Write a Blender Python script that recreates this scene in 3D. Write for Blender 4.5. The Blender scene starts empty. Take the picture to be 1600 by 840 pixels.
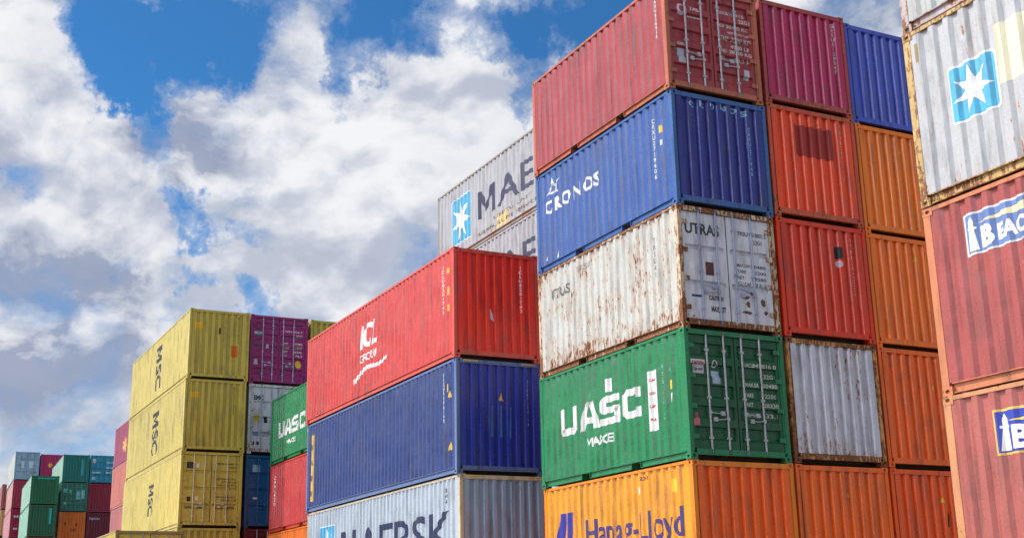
import bpy, bmesh, math, random
from mathutils import Vector, Matrix

scene = bpy.context.scene
COL = scene.collection
rad = math.radians

# ------------------------------------------------------------------ camera
# (u, v, z) yard axes: u runs along the long sides away from the camera, v runs to the right. Blender x = u, y = -v.
PITCH, ROLL, YAW, FOC = 0.272, -0.021, 0.471, 1951.634
CU, CV, CZ = -19.91, -13.929, 2.316
def cam_axes():
    fwd = Vector((math.cos(YAW), math.sin(YAW), 0)); right = Vector((-math.sin(YAW), math.cos(YAW), 0)); up = Vector((0, 0, 1))
    f2 = fwd * math.cos(PITCH) + up * math.sin(PITCH)
    u2 = up * math.cos(PITCH) - fwd * math.sin(PITCH)
    r3 = right * math.cos(ROLL) + u2 * math.sin(ROLL)
    u3 = u2 * math.cos(ROLL) - right * math.sin(ROLL)
    return [Vector((a.x, -a.y, a.z)) for a in (r3, u3, f2)]
CR, CUP, CF = cam_axes()
cam_data = bpy.data.cameras.new("camera"); cam = bpy.data.objects.new("camera", cam_data); COL.objects.link(cam)
cam_data.sensor_width = 36; cam_data.lens = FOC / 1600 * 36; cam_data.clip_start = 0.1; cam_data.clip_end = 20000
m = Matrix.Identity(4)
for i in range(3):
    m[i][0] = CR[i]; m[i][1] = CUP[i]; m[i][2] = -CF[i]
m[0][3], m[1][3], m[2][3] = CU, -CV, CZ
cam.matrix_world = m
scene.camera = cam
def pixel_dir(x, y):
    return (CF + CR * ((x - 800) / FOC) - CUP * ((y - 420) / FOC)).normalized()

# ------------------------------------------------------------------ light
SUN_AZ, SUN_EL, SUN_E = -41.0, 43.0, 4.9
SKY_STRENGTH = 0.12
sd = Vector((-math.sin(rad(SUN_AZ)) * math.cos(rad(SUN_EL)), math.cos(rad(SUN_AZ)) * math.cos(rad(SUN_EL)), math.sin(rad(SUN_EL))))
sun_data = bpy.data.lights.new("sun", 'SUN'); sun_data.energy = SUN_E; sun_data.angle = rad(0.53); sun_data.color = (1.0, 0.95, 0.87)
sun = bpy.data.objects.new("sun", sun_data); COL.objects.link(sun)
sun.rotation_euler = sd.to_track_quat('Z', 'Y').to_euler(); sun.location = (0, 0, 60)

scene.view_settings.view_transform = 'Standard'
scene.view_settings.look = 'None'
scene.view_settings.exposure = 0.0
scene.view_settings.gamma = 1.0
scene.render.engine = 'CYCLES'
scene.render.resolution_x, scene.render.resolution_y = 1024, 537

# ------------------------------------------------------------------ node helper
class NT:
    def __init__(s, tree): s.t = tree; s.n = tree.nodes; s.l = tree.links
    def add(s, typ, **kw):
        n = s.n.new(typ)
        for k, v in kw.items(): setattr(n, k, v)
        return n
    def link(s, a, b): s.l.new(a, b)
    def put(s, sock, v):
        if hasattr(v, 'links'): s.l.new(v, sock)
        else: sock.default_value = v
    def math(s, op, a, b=None, c=None, clamp=False):
        n = s.add('ShaderNodeMath', operation=op, use_clamp=clamp)
        s.put(n.inputs[0], a)
        if b is not None: s.put(n.inputs[1], b)
        if c is not None: s.put(n.inputs[2], c)
        return n.outputs[0]
    def vmath(s, op, a, b=None, scale=None):
        n = s.add('ShaderNodeVectorMath', operation=op)
        s.put(n.inputs[0], a)
        if b is not None: s.put(n.inputs[1], b)
        if scale is not None: s.put(n.inputs['Scale'], scale)
        return n.outputs['Value'] if op in ('DOT_PRODUCT', 'LENGTH') else n.outputs[0]
    def step(s, v, a, b, lo=0.0, hi=1.0, smooth=True):
        n = s.add('ShaderNodeMapRange', interpolation_type='SMOOTHSTEP' if smooth else 'LINEAR')
        s.put(n.inputs[0], v); s.put(n.inputs[1], a); s.put(n.inputs[2], b); s.put(n.inputs[3], lo); s.put(n.inputs[4], hi)
        return n.outputs[0]
    def noise(s, vec, scale, detail=4, rough=0.55, dist=0.0):
        n = s.add('ShaderNodeTexNoise'); s.link(vec, n.inputs['Vector'])
        n.inputs['Scale'].default_value = scale; n.inputs['Detail'].default_value = detail
        n.inputs['Roughness'].default_value = rough; n.inputs['Distortion'].default_value = dist
        return n.outputs['Fac']
    def mix(s, f, a, b, mode='MIX'):
        n = s.add('ShaderNodeMix', data_type='RGBA', blend_type=mode)
        s.put(n.inputs[0], f)
        for sock, v in ((n.inputs[6], a), (n.inputs[7], b)):
            if hasattr(v, 'links'): s.l.new(v, sock)
            else: sock.default_value = (v[0], v[1], v[2], 1)
        return n.outputs[2]

# ------------------------------------------------------------------ sky: Nishita blue with broken cumulus
world = bpy.data.worlds.new("World"); scene.world = world; world.use_nodes = True
W_ = NT(world.node_tree); W_.n.clear()
out = W_.add('ShaderNodeOutputWorld'); bg = W_.add('ShaderNodeBackground'); W_.link(bg.outputs[0], out.inputs[0])
bg.inputs[1].default_value = SKY_STRENGTH
sky = W_.add('ShaderNodeTexSky', sky_type='NISHITA'); sky.sun_disc = False
sky.sun_elevation = rad(SUN_EL); sky.sun_rotation = rad(-SUN_AZ); sky.air_density = 1.0; sky.dust_density = 0.3; sky.ozone_density = 2.0
tc = W_.add('ShaderNodeTexCoord'); D = W_.vmath('NORMALIZE', tc.outputs['Generated'])

def cloud_density(vec):
    """billowing density field of the world direction (a node chain, evaluated where asked)"""
    wv = W_.add('ShaderNodeTexNoise'); W_.link(vec, wv.inputs['Vector']); wv.inputs['Scale'].default_value = 9.0
    wv.inputs['Detail'].default_value = 5
    off = W_.vmath('SCALE', W_.vmath('SUBTRACT', wv.outputs['Color'], (0.5, 0.5, 0.5)), scale=0.06)
    p = W_.vmath('ADD', vec, off)
    p = W_.vmath('MULTIPLY', p, (1.0, 1.0, 1.6))
    a = W_.noise(p, 7.5, 12, 0.60)
    b = W_.noise(p, 22.0, 8, 0.62)
    rel = W_.noise(p, 6.0, 5, 0.52)
    return W_.math('ADD', W_.math('MULTIPLY', a, 0.72), W_.math('MULTIPLY', b, 0.28)), p, rel
# where the cover opens (blue) or thickens, as directions on the sky sphere: (pixel x, pixel y, radius px, amount)
LOBES = [(170, 40, 70, -.40), (235, 60, 75, -.40), (285, 25, 50, -.25), (195, 105, 40, -.26), (120, 10, 45, -.20), (105, 45, 26, -.12), (240, 225, 30, -.34), (228, 175, 26, -.24), (232, 130, 34, -.24), (330, 45, 50, -.24), (410, 12, 45, -.30), (285, 90, 36, -.20), (340, 90, 30, -.14),
         (590, 50, 60, -.42), (565, 110, 36, -.28), (550, 150, 26, -.24), (640, 5, 60, -.34), (710, 30, 60, -.20), (775, 60, 45, -.32), (810, 120, 36, -.30), (845, 45, 40, -.16), (930, 12, 70, -.42), (985, 25, 50, -.30), (835, 10, 60, -.36), (820, 165, 26, -.16),
         (262, 305, 30, -.28), (290, 335, 34, -.34), (320, 335, 30, -.30), (430, 350, 22, -.26), (385, 335, 24, -.20), (275, 420, 20, -.20), (300, 425, 18, -.18), (208, 390, 16, -.16), (388, 455, 24, -.22), (405, 470, 24, -.18), (355, 440, 20, -.12), (15, 290, 28, -.16),
         (1340, 15, 70, -.22), (1400, 30, 40, -.14), (470, 80, 20, -.06), (20, 340, 18, -.08), (470, 480, 60, -.06)]
w1 = W_.add('ShaderNodeTexNoise'); W_.link(D, w1.inputs['Vector']); w1.inputs['Scale'].default_value = 11.0; w1.inputs['Detail'].default_value = 9; w1.inputs['Roughness'].default_value = 0.66
DW = W_.vmath('NORMALIZE', W_.vmath('ADD', D, W_.vmath('SCALE', W_.vmath('SUBTRACT', w1.outputs['Color'], (0.5, 0.5, 0.5)), scale=0.16)))
cov = None
for (x, y, r, amt) in LOBES:
    c = pixel_dir(x, y); dt = W_.vmath('DOT_PRODUCT', DW, (c.x, c.y, c.z))
    v = W_.step(dt, math.cos(r / FOC * 1.75), 1.0, 0.0, amt * 0.90)
    cov = v if cov is None else W_.math('ADD', cov, v)
# unseen sky behind the camera: cover thinned to shape the light on container ends
bk = W_.vmath('DOT_PRODUCT', DW, (-0.80, -0.55, 0.25))
cov = W_.math('ADD', cov, W_.step(bk, -0.20, 0.65, 0.0, -0.10))
d0, p0, e0 = cloud_density(D)
sl = pixel_dir(700, -900)
Ds = W_.vmath('NORMALIZE', W_.vmath('ADD', D, (sl.x * 0.030, sl.y * 0.030, sl.z * 0.030)))
_d, _p, e1 = cloud_density(Ds)
dens = W_.math('ADD', W_.math('ADD', W_.math('MULTIPLY', W_.math('SUBTRACT', d0, 0.5), 1.9), 0.5), W_.math('ADD', cov, 0.22))
mask = W_.step(dens, 0.22, 0.70)
wisp = W_.step(dens, 0.10, 0.50, 0.0, 0.42)
mask = W_.math('MAXIMUM', mask, wisp)
relief = W_.math('ADD', W_.math('SUBTRACT', e0, e1), W_.math('MULTIPLY', W_.math('SUBTRACT', d0, 0.5), 0.35))
lit = W_.step(relief, -0.09, 0.07, 0.0, 1.0)
# grey undersides of the thicker banks
GREY = [(330, 215, 75, .75), (285, 190, 50, .4), (350, 265, 50, .6), (300, 250, 40, .5), (40, 260, 80, .5), (110, 275, 80, .5), (190, 290, 60, .5), (200, 240, 40, .3), (40, 480, 70, .7), (90, 500, 70, .6), (160, 420, 40, .7), (195, 460, 45, .75), (215, 490, 35, .5), (120, 530, 80, .45), (20, 530, 70, .6), (60, 70, 40, .2), (40, 620, 100, .3), (130, 640, 100, .2), (700, 200, 60, .18), (440, 140, 40, .25), (460, 480, 50, .2), (640, 430, 60, .15)]
grey = None
for (x, y, r, amt) in GREY:
    c = pixel_dir(x, y); dt = W_.vmath('DOT_PRODUCT', DW, (c.x, c.y, c.z))
    v = W_.step(dt, math.cos(r / FOC * 2.0), 1.0, 0.0, amt * 0.75)
    grey = v if grey is None else W_.math('ADD', grey, v)
gn = W_.noise(p0, 10.0, 6, 0.55)
grey = W_.math('ADD', W_.math('MULTIPLY', grey, W_.step(gn, 0.36, 0.60, 0.05, 1.25)), W_.step(gn, 0.50, 0.70, 0.0, 0.16))
inv = 1.0 / SKY_STRENGTH
def lin(c): return tuple(((v / 255) / 12.92 if v / 255 <= 0.04045 else ((v / 255 + 0.055) / 1.055) ** 2.4) for v in c)
def sc(c, k=inv): return tuple(v * k for v in lin(c))
ccol = W_.mix(lit, sc((190, 197, 213)), sc((244, 245, 248)))
ccol = W_.mix(W_.math('MINIMUM', grey, 0.9), ccol, sc((150, 161, 188)))
# bright glow added to the unseen sky at left, to light the shaded ends
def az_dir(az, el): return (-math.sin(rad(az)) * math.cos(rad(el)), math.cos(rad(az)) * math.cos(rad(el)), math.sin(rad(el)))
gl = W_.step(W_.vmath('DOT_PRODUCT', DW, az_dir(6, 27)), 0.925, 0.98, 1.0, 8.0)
gl = W_.math('MULTIPLY', gl, W_.step(bk, -0.35, 0.45, 1.0, 0.74))  # unseen clouds behind the camera dimmed, so the ends fall darker
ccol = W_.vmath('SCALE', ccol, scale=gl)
blue = W_.mix(1.0, sky.outputs[0], (0.25, 0.66, 0.98), 'MULTIPLY')
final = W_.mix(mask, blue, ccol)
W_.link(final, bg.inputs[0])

# ------------------------------------------------------------------ materials
def new_mat(name):
    mt = bpy.data.materials.new(name); mt.use_nodes = True; t = NT(mt.node_tree); t.n.clear()
    o = t.add('ShaderNodeOutputMaterial'); b = t.add('ShaderNodeBsdfPrincipled'); t.link(b.outputs[0], o.inputs[0])
    return mt, t, b
RUST_A, RUST_B = (0.30, 0.10, 0.025), (0.085, 0.030, 0.015)
_mats = {}
def paint(col, rust=0.15, seed=0, fade=0.35, edge=0.0, rough=0.29, metal=0.0):
    """weathered painted steel. rust 0..1 = how much of it is rusted through; edge = extra rust (frames)"""
    key = (tuple(round(c, 3) for c in col), round(rust, 2), seed, round(fade, 2), round(edge, 2), rough, metal)
    if key in _mats: return _mats[key]
    mt, t, b = new_mat("painted_steel"); _mats[key] = mt
    tc = t.add('ShaderNodeTexCoord')
    P = t.vmath('ADD', tc.outputs['Object'], (seed * 7.31, seed * 3.17, seed * 5.71))
    S = t.vmath('MULTIPLY', P, (1.0, 1.0, 0.09))
    big = t.noise(P, 0.7, 4, 0.6)
    streak = t.noise(S, 7.0, 5, 0.65)
    fine = t.noise(P, 26.0, 4, 0.6)
    # sun bleaching and run-off streaks
    light = tuple(min(0.85, c * 1.0 + 0.035) for c in col)
    dark = tuple(c * 0.50 for c in col)
    f1 = t.math('MULTIPLY', t.step(t.math('ADD', t.math('MULTIPLY', big, 0.5), t.math('MULTIPLY', streak, 0.5)), 0.46, 0.66), fade)
    c = t.mix(f1, col, light)
    f2 = t.math('MULTIPLY', t.step(streak, 0.50, 0.30), 0.72)
    c = t.mix(f2, c, dark)
    # grime
    gr = t.math('MULTIPLY', t.step(t.noise(t.vmath('MULTIPLY', P, (1.0, 1.0, 0.30)), 3.0, 7, 0.7), 0.46, 0.72), 0.42)
    c = t.mix(gr, c, (0.085, 0.080, 0.075))
    # pale scuffs
    sc_ = t.noise(t.vmath('MULTIPLY', P, (1.0, 1.0, 0.7)), 11.0, 6, 0.75)
    c = t.mix(t.math('MULTIPLY', t.step(sc_, 0.66, 0.70), 0.35), c, (0.55, 0.53, 0.50))
    # rust spots with run-down tails
    r_ = rust + edge
    clump = t.noise(P, 1.3, 3, 0.6)
    spots = t.noise(t.vmath('MULTIPLY', P, (1.0, 1.0, 0.42)), 17.0, 7, 0.70)
    tails = t.noise(t.vmath('MULTIPLY', P, (1.0, 1.0, 0.07)), 21.0, 5, 0.6)
    val = t.math('ADD', t.math('ADD', t.math('MULTIPLY', spots, 0.55), t.math('MULTIPLY', tails, 0.25)), t.math('MULTIPLY', clump, 0.35))
    sep = t.add('ShaderNodeSeparateXYZ'); t.link(tc.outputs['Object'], sep.inputs[0])
    seam = t.math('ADD', t.step(sep.outputs[2], 0.75, 0.12, 0.0, 0.055), t.step(sep.outputs[2], 2.25, 2.65, 0.0, 0.03))
    val = t.math('ADD', val, t.math('MULTIPLY', seam, 1.0 if rust > 0.12 else 0.4))
    thr = 0.805 - 0.235 * r_
    core = t.step(val, thr, thr + 0.03)
    halo = t.math('MULTIPLY', t.step(val, thr - 0.07, thr + 0.01), min(0.75, 0.25 + r_))
    rc = t.mix(t.step(fine, 0.35, 0.65), RUST_B, RUST_A)
    c = t.mix(halo, c, tuple(0.45 * a + 0.55 * q for a, q in zip(col, (0.50, 0.24, 0.07))))
    c = t.mix(core, c, rc)
    t.link(c, b.inputs['Base Color'])
    rr = t.math('ADD', t.math('MULTIPLY', fine, 0.25), rough - 0.12)
    rr = t.math('ADD', rr, t.math('MULTIPLY', core, 0.35), clamp=True)
    t.link(rr, b.inputs['Roughness'])
    b.inputs['Specular IOR Level'].default_value = 0.40; b.inputs['Metallic'].default_value = metal
    # dents and rust relief
    h = t.math('ADD', t.math('MULTIPLY', t.noise(P, 1.4, 2, 0.45), 0.040), t.math('MULTIPLY', core, 0.003))
    h = t.math('ADD', h, t.math('MULTIPLY', t.noise(P, 8.0, 3, 0.5), 0.005))
    bp = t.add('ShaderNodeBump'); bp.inputs['Strength'].default_value = 0.8; bp.inputs['Distance'].default_value = 1.0
    t.link(h, bp.inputs['Height']); t.link(bp.outputs[0], b.inputs['Normal'])
    return mt
def simple(name, col, rough=0.6, metal=0.0, var=0.3):
    if name in _mats: return _mats[name]
    mt, t, b = new_mat(name); _mats[name] = mt
    tc = t.add('ShaderNodeTexCoord')
    n = t.noise(tc.outputs['Object'], 6.0, 6, 0.65)
    c = t.mix(t.step(n, 0.3, 0.7), tuple(v * (1 - var) for v in col), col)
    t.link(c, b.inputs['Base Color']); b.inputs['Roughness'].default_value = rough; b.inputs['Metallic'].default_value = metal
    return mt
GALV = simple("galvanised_steel", (0.50, 0.50, 0.54), 0.42, 0.35)
RUBBER = simple("door_gasket_rubber", (0.02, 0.02, 0.022), 0.7)
WOOD = simple("plywood_floor", (0.10, 0.065, 0.035), 0.8)
DARK = simple("dark_steel", (0.025, 0.024, 0.024), 0.7)

# ------------------------------------------------------------------ mesh helpers
def box(bm, x0, x1, y0, y1, z0, z1):
    v = [bm.verts.new(p) for p in ((x0, y0, z0), (x1, y0, z0), (x1, y1, z0), (x0, y1, z0), (x0, y0, z1), (x1, y0, z1), (x1, y1, z1), (x0, y1, z1))]
    for f in ((0, 3, 2, 1), (4, 5, 6, 7), (0, 1, 5, 4), (1, 2, 6, 5), (2, 3, 7, 6), (3, 0, 4, 7)): bm.faces.new([v[i] for i in f])
def tube(bm, p, q, r, n=8):
    p, q = Vector(p), Vector(q); d = (q - p).normalized(); a = d.orthogonal().normalized(); b = d.cross(a)
    A = [bm.verts.new(p + (a * math.cos(2 * math.pi * i / n) + b * math.sin(2 * math.pi * i / n)) * r) for i in range(n)]
    B = [bm.verts.new(q + (a * math.cos(2 * math.pi * i / n) + b * math.sin(2 * math.pi * i / n)) * r) for i in range(n)]
    for i in range(n): bm.faces.new((A[i], A[(i + 1) % n], B[(i + 1) % n], B[i]))
    bm.faces.new(A[::-1]); bm.faces.new(B)
def done(bm, name, recalc=True):
    if recalc: bmesh.ops.recalc_face_normals(bm, faces=bm.faces)
    me = bpy.data.meshes.new(name); bm.to_mesh(me); bm.free(); me.materials.append(None)
    return me
def obj(name, me, mat, parent):
    o = bpy.data.objects.new(name, me); COL.objects.link(o)
    if me.materials and len(me.materials):
        o.material_slots[0].link = 'OBJECT'; o.material_slots[0].material = mat
    if parent: o.parent = parent
    return o

W = 2.438
SIDE_OUT, SIDE_IN = 0.010, 0.051      # depth of the outer and inner flats behind the container's outer side
END_OUT, END_IN = 0.014, 0.078

def profile(length, pitch, flat_o, slope, flat_i, d_out, d_in, margin):
    """breakpoints (t, depth) of a corrugated wall along t in [-length/2, length/2]"""
    n = int((length - 2 * margin) / pitch); start = -n * pitch / 2
    pts = [(-length / 2, d_out)]
    for i in range(n):
        t = start + i * pitch + flat_o / 2
        pts += [(t, d_out), (t + slope, d_in), (t + slope + flat_i, d_in), (t + 2 * slope + flat_i, d_out)]
    pts.append((length / 2, d_out))
    return pts
def side_profile(L): return profile(L - 0.26, 0.278, 0.082, 0.060, 0.076, SIDE_OUT, SIDE_IN, 0.02)
def end_profile(): return profile(W - 0.24, 0.250, 0.092, 0.036, 0.086, END_OUT, END_IN, 0.03)
FLAT_SIDE = lambda L: [(-(L - 0.26) / 2, 0.012)] + [x for i in range(int((L - 0.6) / 1.0)) for x in ((-(L - 0.9) / 2 + i * 1.0, 0.012), (-(L - 0.9) / 2 + i * 1.0 + 0.03, 0.020), (-(L - 0.9) / 2 + i * 1.0 + 0.09, 0.020), (-(L - 0.9) / 2 + i * 1.0 + 0.12, 0.012))] + [((L - 0.26) / 2, 0.012)]
def depth_at(pts, t):
    if t <= pts[0][0]: return pts[0][1]
    for (a, da), (b, db) in zip(pts, pts[1:]):
        if t <= b: return da if b - a < 1e-9 else da + (db - da) * (t - a) / (b - a)
    return pts[-1][1]

_me = {}
def cached(key, fn):
    if key not in _me: _me[key] = fn()
    return _me[key]

# --- container pieces, all in the container's own frame: origin at the centre of its base, -x = near end, +y = the side that faces the sun
def m_side(L, H, sgn):
    def f():
        bm = bmesh.new(); pts = side_profile(L); z0, z1 = 0.165, H - 0.062
        prev = None
        for (t, d) in pts:
            y = sgn * (W / 2 - d)
            a, b = bm.verts.new((t, y, z0)), bm.verts.new((t, y, z1))
            c, e = bm.verts.new((t, sgn * (W / 2 - 0.066), z0)), bm.verts.new((t, sgn * (W / 2 - 0.066), z1))
            if prev:
                bm.faces.new((prev[0], a, b, prev[1]))
                bm.faces.new((prev[2], c, a, prev[0]) if True else None)
                bm.faces.new((prev[1], b, e, prev[3]))
                bm.faces.new((prev[3], e, c, prev[2]))
            prev = (a, b, c, e)
        bmesh.ops.remove_doubles(bm, verts=bm.verts, dist=1e-5)
        return done(bm, "side_panel")
    return cached(('side', L, H, sgn), f)
def m_end(H, L, sgn):
    def f():
        bm = bmesh.new(); pts = end_profile(); z0, z1 = 0.205, H - 0.120
        prev = None
        for (t, d) in pts:
            x = sgn * (L / 2 - d); x2 = sgn * (L / 2 - 0.088)
            q = [bm.verts.new((x, t, z0)), bm.verts.new((x, t, z1)), bm.verts.new((x2, t, z0)), bm.verts.new((x2, t, z1))]
            if prev:
                bm.faces.new((prev[0], q[0], q[1], prev[1])); bm.faces.new((prev[2], q[2], q[0], prev[0]))
                bm.faces.new((prev[1], q[1], q[3], prev[3])); bm.faces.new((prev[3], q[3], q[2], prev[2]))
            prev = q
        bmesh.ops.remove_doubles(bm, verts=bm.verts, dist=1e-5)
        return done(bm, "end_wall")
    return cached(('end', H, L, sgn), f)
def m_frame(L, H):
    def f():
        bm = bmesh.new()
        for sx in (-1, 1):
            for sy in (-1, 1):
                xa, xb = sorted((sx * (L / 2 - 0.004), sx * (L / 2 - 0.130)))
                ya, yb = sorted((sy * (W / 2 - 0.004), sy * (W / 2 - 0.085)))
                box(bm, xa, xb, ya, yb, 0.116, H - 0.116)
                # return flange that makes the post an L seen from the end
                ya, yb = sorted((sy * (W / 2 - 0.085), sy * (W / 2 - 0.122)))
                xa, xb = sorted((sx * (L / 2 - 0.030), sx * (L / 2 - 0.080)))
                box(bm, xa, xb, ya, yb, 0.16, H - 0.116)
        for sy in (-1, 1):
            # top rail
            ya, yb = sorted((sy * (W / 2 - 0.002), sy * (W / 2 - 0.066)))
            box(bm, -L / 2 + 0.176, L / 2 - 0.176, ya, yb, H - 0.064, H - 0.008)
            # bottom rail: recessed web, upper flange under the wall, lower lip; left open at the fork pockets
            ya, yb = sorted((sy * (W / 2 - 0.052), sy * (W / 2 - 0.062)))
            pockets = [(-1.20, -0.86), (0.86, 1.20)] if L < 8 else []
            xs = [-L / 2 + 0.17] + [v for pk in pockets for v in pk] + [L / 2 - 0.17]
            for i in range(0, len(xs), 2): box(bm, xs[i], xs[i + 1], ya, yb, 0.040, 0.150)
            yc, yd = sorted((sy * (W / 2 - 0.012), sy * (W / 2 - 0.064)))
            box(bm, -L / 2 + 0.17, L / 2 - 0.17, yc, yd, 0.150, 0.164)
            yc, yd = sorted((sy * (W / 2 - 0.020), sy * (W / 2 - 0.064)))
            for i in range(0, len(xs), 2): box(bm, xs[i], xs[i + 1], yc, yd, 0.026, 0.040)
            for (pa, pb) in pockets:
                ye, yf = sorted((sy * (W / 2 - 0.020), sy * (W / 2 - 0.50)))
                box(bm, pa - 0.012, pa, ye, yf, 0.028, 0.150); box(bm, pb, pb + 0.012, ye, yf, 0.028, 0.150)
        for sx in (-1, 1):
            xa, xb = sorted((sx * (L / 2 - 0.006), sx * (L / 2 - 0.09)))
            box(bm, xa, xb, -W / 2 + 0.16, W / 2 - 0.16, H - 0.118, H - 0.020)      # header
            box(bm, xa, xb, -W / 2 + 0.16, W / 2 - 0.16, 0.085, 0.203)              # sill
        return done(bm, "frame")
    return cached(('frame', L, H), f)
def m_casting():
    """corner casting with an oval hole on both outer faces: outer corner at (-x, +y) of its box, origin at box centre"""
    def f():
        bm = bmesh.new(); a, b, c = 0.178 / 2, 0.162 / 2, 0.118 / 2
        def face_hole(o, ex, ey, n, hx, hy, rx, ry):
            # rectangle hx,hy with an oval hole rx,ry sunk along -n
            R = [o + ex * (hx * sx) + ey * (hy * sy) for sx, sy in ((-1, -1), (1, -1), (1, 1), (-1, 1))]
            N = 12
            ring = []
            for i in range(N):
                t = 2 * math.pi * (i + 0.5) / N - math.pi * 3 / 4 - math.pi / N
                ring.append(o + ex * (rx * math.cos(t)) + ey * (ry * math.sin(t)))
            rv = [bm.verts.new(p) for p in R]; ov = [bm.verts.new(p) for p in ring]; iv = [bm.verts.new(p - n * 0.035) for p in ring]
            k = N // 4
            for s in range(4):
                seg = [ov[(s * k + j) % N] for j in range(k + 1)]
                bm.faces.new([rv[s], rv[(s + 1) % 4]] + seg[::-1])
            for i in range(N): bm.faces.new((ov[i], ov[(i + 1) % N], iv[(i + 1) % N], iv[i]))
            bm.faces.new(iv)
        X, Y, Z = Vector((1, 0, 0)), Vector((0, 1, 0)), Vector((0, 0, 1))
        face_hole(Vector((0, b, 0)), X, Z, Y, a, c, 0.040, 0.026)
        face_hole(Vector((-a, 0, 0)), Y, Z, -X, b, c, 0.032, 0.034)
        v = [bm.verts.new(p) for p in ((-a, -b, -c), (a, -b, -c), (a, b, -c), (-a, b, -c), (-a, -b, c), (a, -b, c), (a, b, c), (-a, b, c))]
        for fc in ((0, 3, 2, 1), (4, 5, 6, 7), (0, 1, 5, 4), (1, 2, 6, 5)): bm.faces.new([v[i] for i in fc])
        bmesh.ops.remove_doubles(bm, verts=bm.verts, dist=1e-5)
        return done(bm, "corner_casting")
    return cached('casting', f)
def m_roof(L, H):
    def f():
        bm = bmesh.new(); n = int((L - 0.4) / 0.21); x0 = -n * 0.21 / 2; pv = None
        seq = [(-L / 2 + 0.10, 0.0)]
        for i in range(n): seq += [(x0 + i * .21, 0.0), (x0 + i * .21 + .05, -.02), (x0 + i * .21 + .14, -.02), (x0 + i * .21 + .19, 0.0)]
        seq.append((L / 2 - 0.10, 0.0))
        for x, dz in seq:
            q = (bm.verts.new((x, -W / 2 + 0.067, H - 0.022 + dz)), bm.verts.new((x, W / 2 - 0.067, H - 0.022 + dz)))
            if pv: bm.faces.new((pv[0], q[0], q[1], pv[1]))
            pv = q
        return done(bm, "roof")
    return cached(('roof', L, H), f)
def m_floor(L):
    def f():
        bm = bmesh.new()
        box(bm, -L / 2 + 0.12, L / 2 - 0.12, -W / 2 + 0.074, W / 2 - 0.074, 0.132, 0.162)
        n = int(L / 0.5)
        for i in range(n):
            x = -L / 2 + 0.35 + i * (L - 0.7) / (n - 1)
            if L < 8 and 0.80 < abs(x) < 1.26: continue
            box(bm, x - 0.022, x + 0.022, -W / 2 + 0.074, W / 2 - 0.074, 0.036, 0.131)
        return done(bm, "floor")
    return cached(('floor', L), f)

# --- doors
def door_z(kind, H):
    z0, z1 = 0.215, H - 0.130; h = z1 - z0; D0 = 0.050
    pts = [(z0, D0)]
    if kind == 'ribbed':
        n = 5; pit = (h - 0.16) / n
        for i in range(n):
            c = z0 + 0.08 + pit * (i + 0.5)
            pts += [(c - 0.135, D0), (c - 0.080, D0 + 0.050), (c + 0.118, D0 + 0.050), (c + 0.135, D0)]
    else:
        n = {'flat3': 3, 'flat4': 4, 'flat5': 5}[kind]
        for i in range(1, n):
            c = z0 + h * i / n
            pts += [(c - 0.056, D0), (c - 0.046, D0 + 0.050), (c + 0.040, D0 + 0.050), (c + 0.056, D0)]
    pts.append((z1, D0))
    return pts
LEAF = (0.135, 1.205)       # a leaf spans these distances from the container's outer side
def m_door(kind, H, L, side):
    """side 0 = the leaf at +y, 1 = the leaf at -y"""
    def f():
        bm = bmesh.new(); pts = door_z(kind, H)
        ya, yb = W / 2 - LEAF[0], W / 2 - LEAF[1]
        if side: ya, yb = -yb, -ya
        fr = 0.055; rows = []
        def X(d): return -L / 2 + d
        prev = None
        for z, d in pts:
            q = [bm.verts.new((X(0.050), ya, z)), bm.verts.new((X(0.050), ya - fr, z)), bm.verts.new((X(d), ya - fr - 0.012, z)),
                 bm.verts.new((X(d), yb + fr + 0.012, z)), bm.verts.new((X(0.050), yb + fr, z)), bm.verts.new((X(0.050), yb, z)),
                 bm.verts.new((X(0.115), yb, z)), bm.verts.new((X(0.115), ya, z))]
            if prev:
                for i in range(8): bm.faces.new((prev[i], prev[(i + 1) % 8], q[(i + 1) % 8], q[i]))
            else: bm.faces.new(q)
            prev = q
        bm.faces.new(prev[::-1])
        bmesh.ops.remove_doubles(bm, verts=bm.verts, dist=1e-5)
        return done(bm, "door")
    return cached(('door', kind, H, L, side), f)
BARS = (0.53, 0.95, 1.39, 1.84)     # distances of the four locking bars from the outer side
def m_bar(H, L, k):
    def f():
        bm = bmesh.new(); y = W / 2 - BARS[k]; x = -L / 2 + 0.024
        tube(bm, (x, y, 0.120), (x, y, H - 0.045), 0.020)
        for z in (0.150, H - 0.075): box(bm, x - 0.018, x + 0.020, y - 0.034, y + 0.034, z - 0.045, z + 0.045)   # cams
        for z in (0.42, H * 0.47, H - 0.42): box(bm, x - 0.020, x + 0.026, y - 0.040, y + 0.040, z - 0.022, z + 0.022)  # guides
        return done(bm, "locking_bar")
    return cached(('bar', H, L, k), f)
def m_handle(L, k):
    def f():
        bm = bmesh.new(); y = W / 2 - BARS[k]; x = -L / 2 + 0.012; z = 0.92 if k % 2 == 0 else 0.80
        s = -1 if k in (0, 2) else 1
        tube(bm, (x, y, z), (x, y + s * 0.36, z - 0.03), 0.012, 6)
        box(bm, x - 0.008, x + 0.034, y + s * 0.30 - 0.045, y + s * 0.30 + 0.045, z - 0.055, z + 0.030)
        box(bm, x - 0.014, x + 0.014, y - 0.03, y + 0.03, z - 0.035, z + 0.035)
        return done(bm, "handle")
    return cached(('handle', L, k), f)
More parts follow.
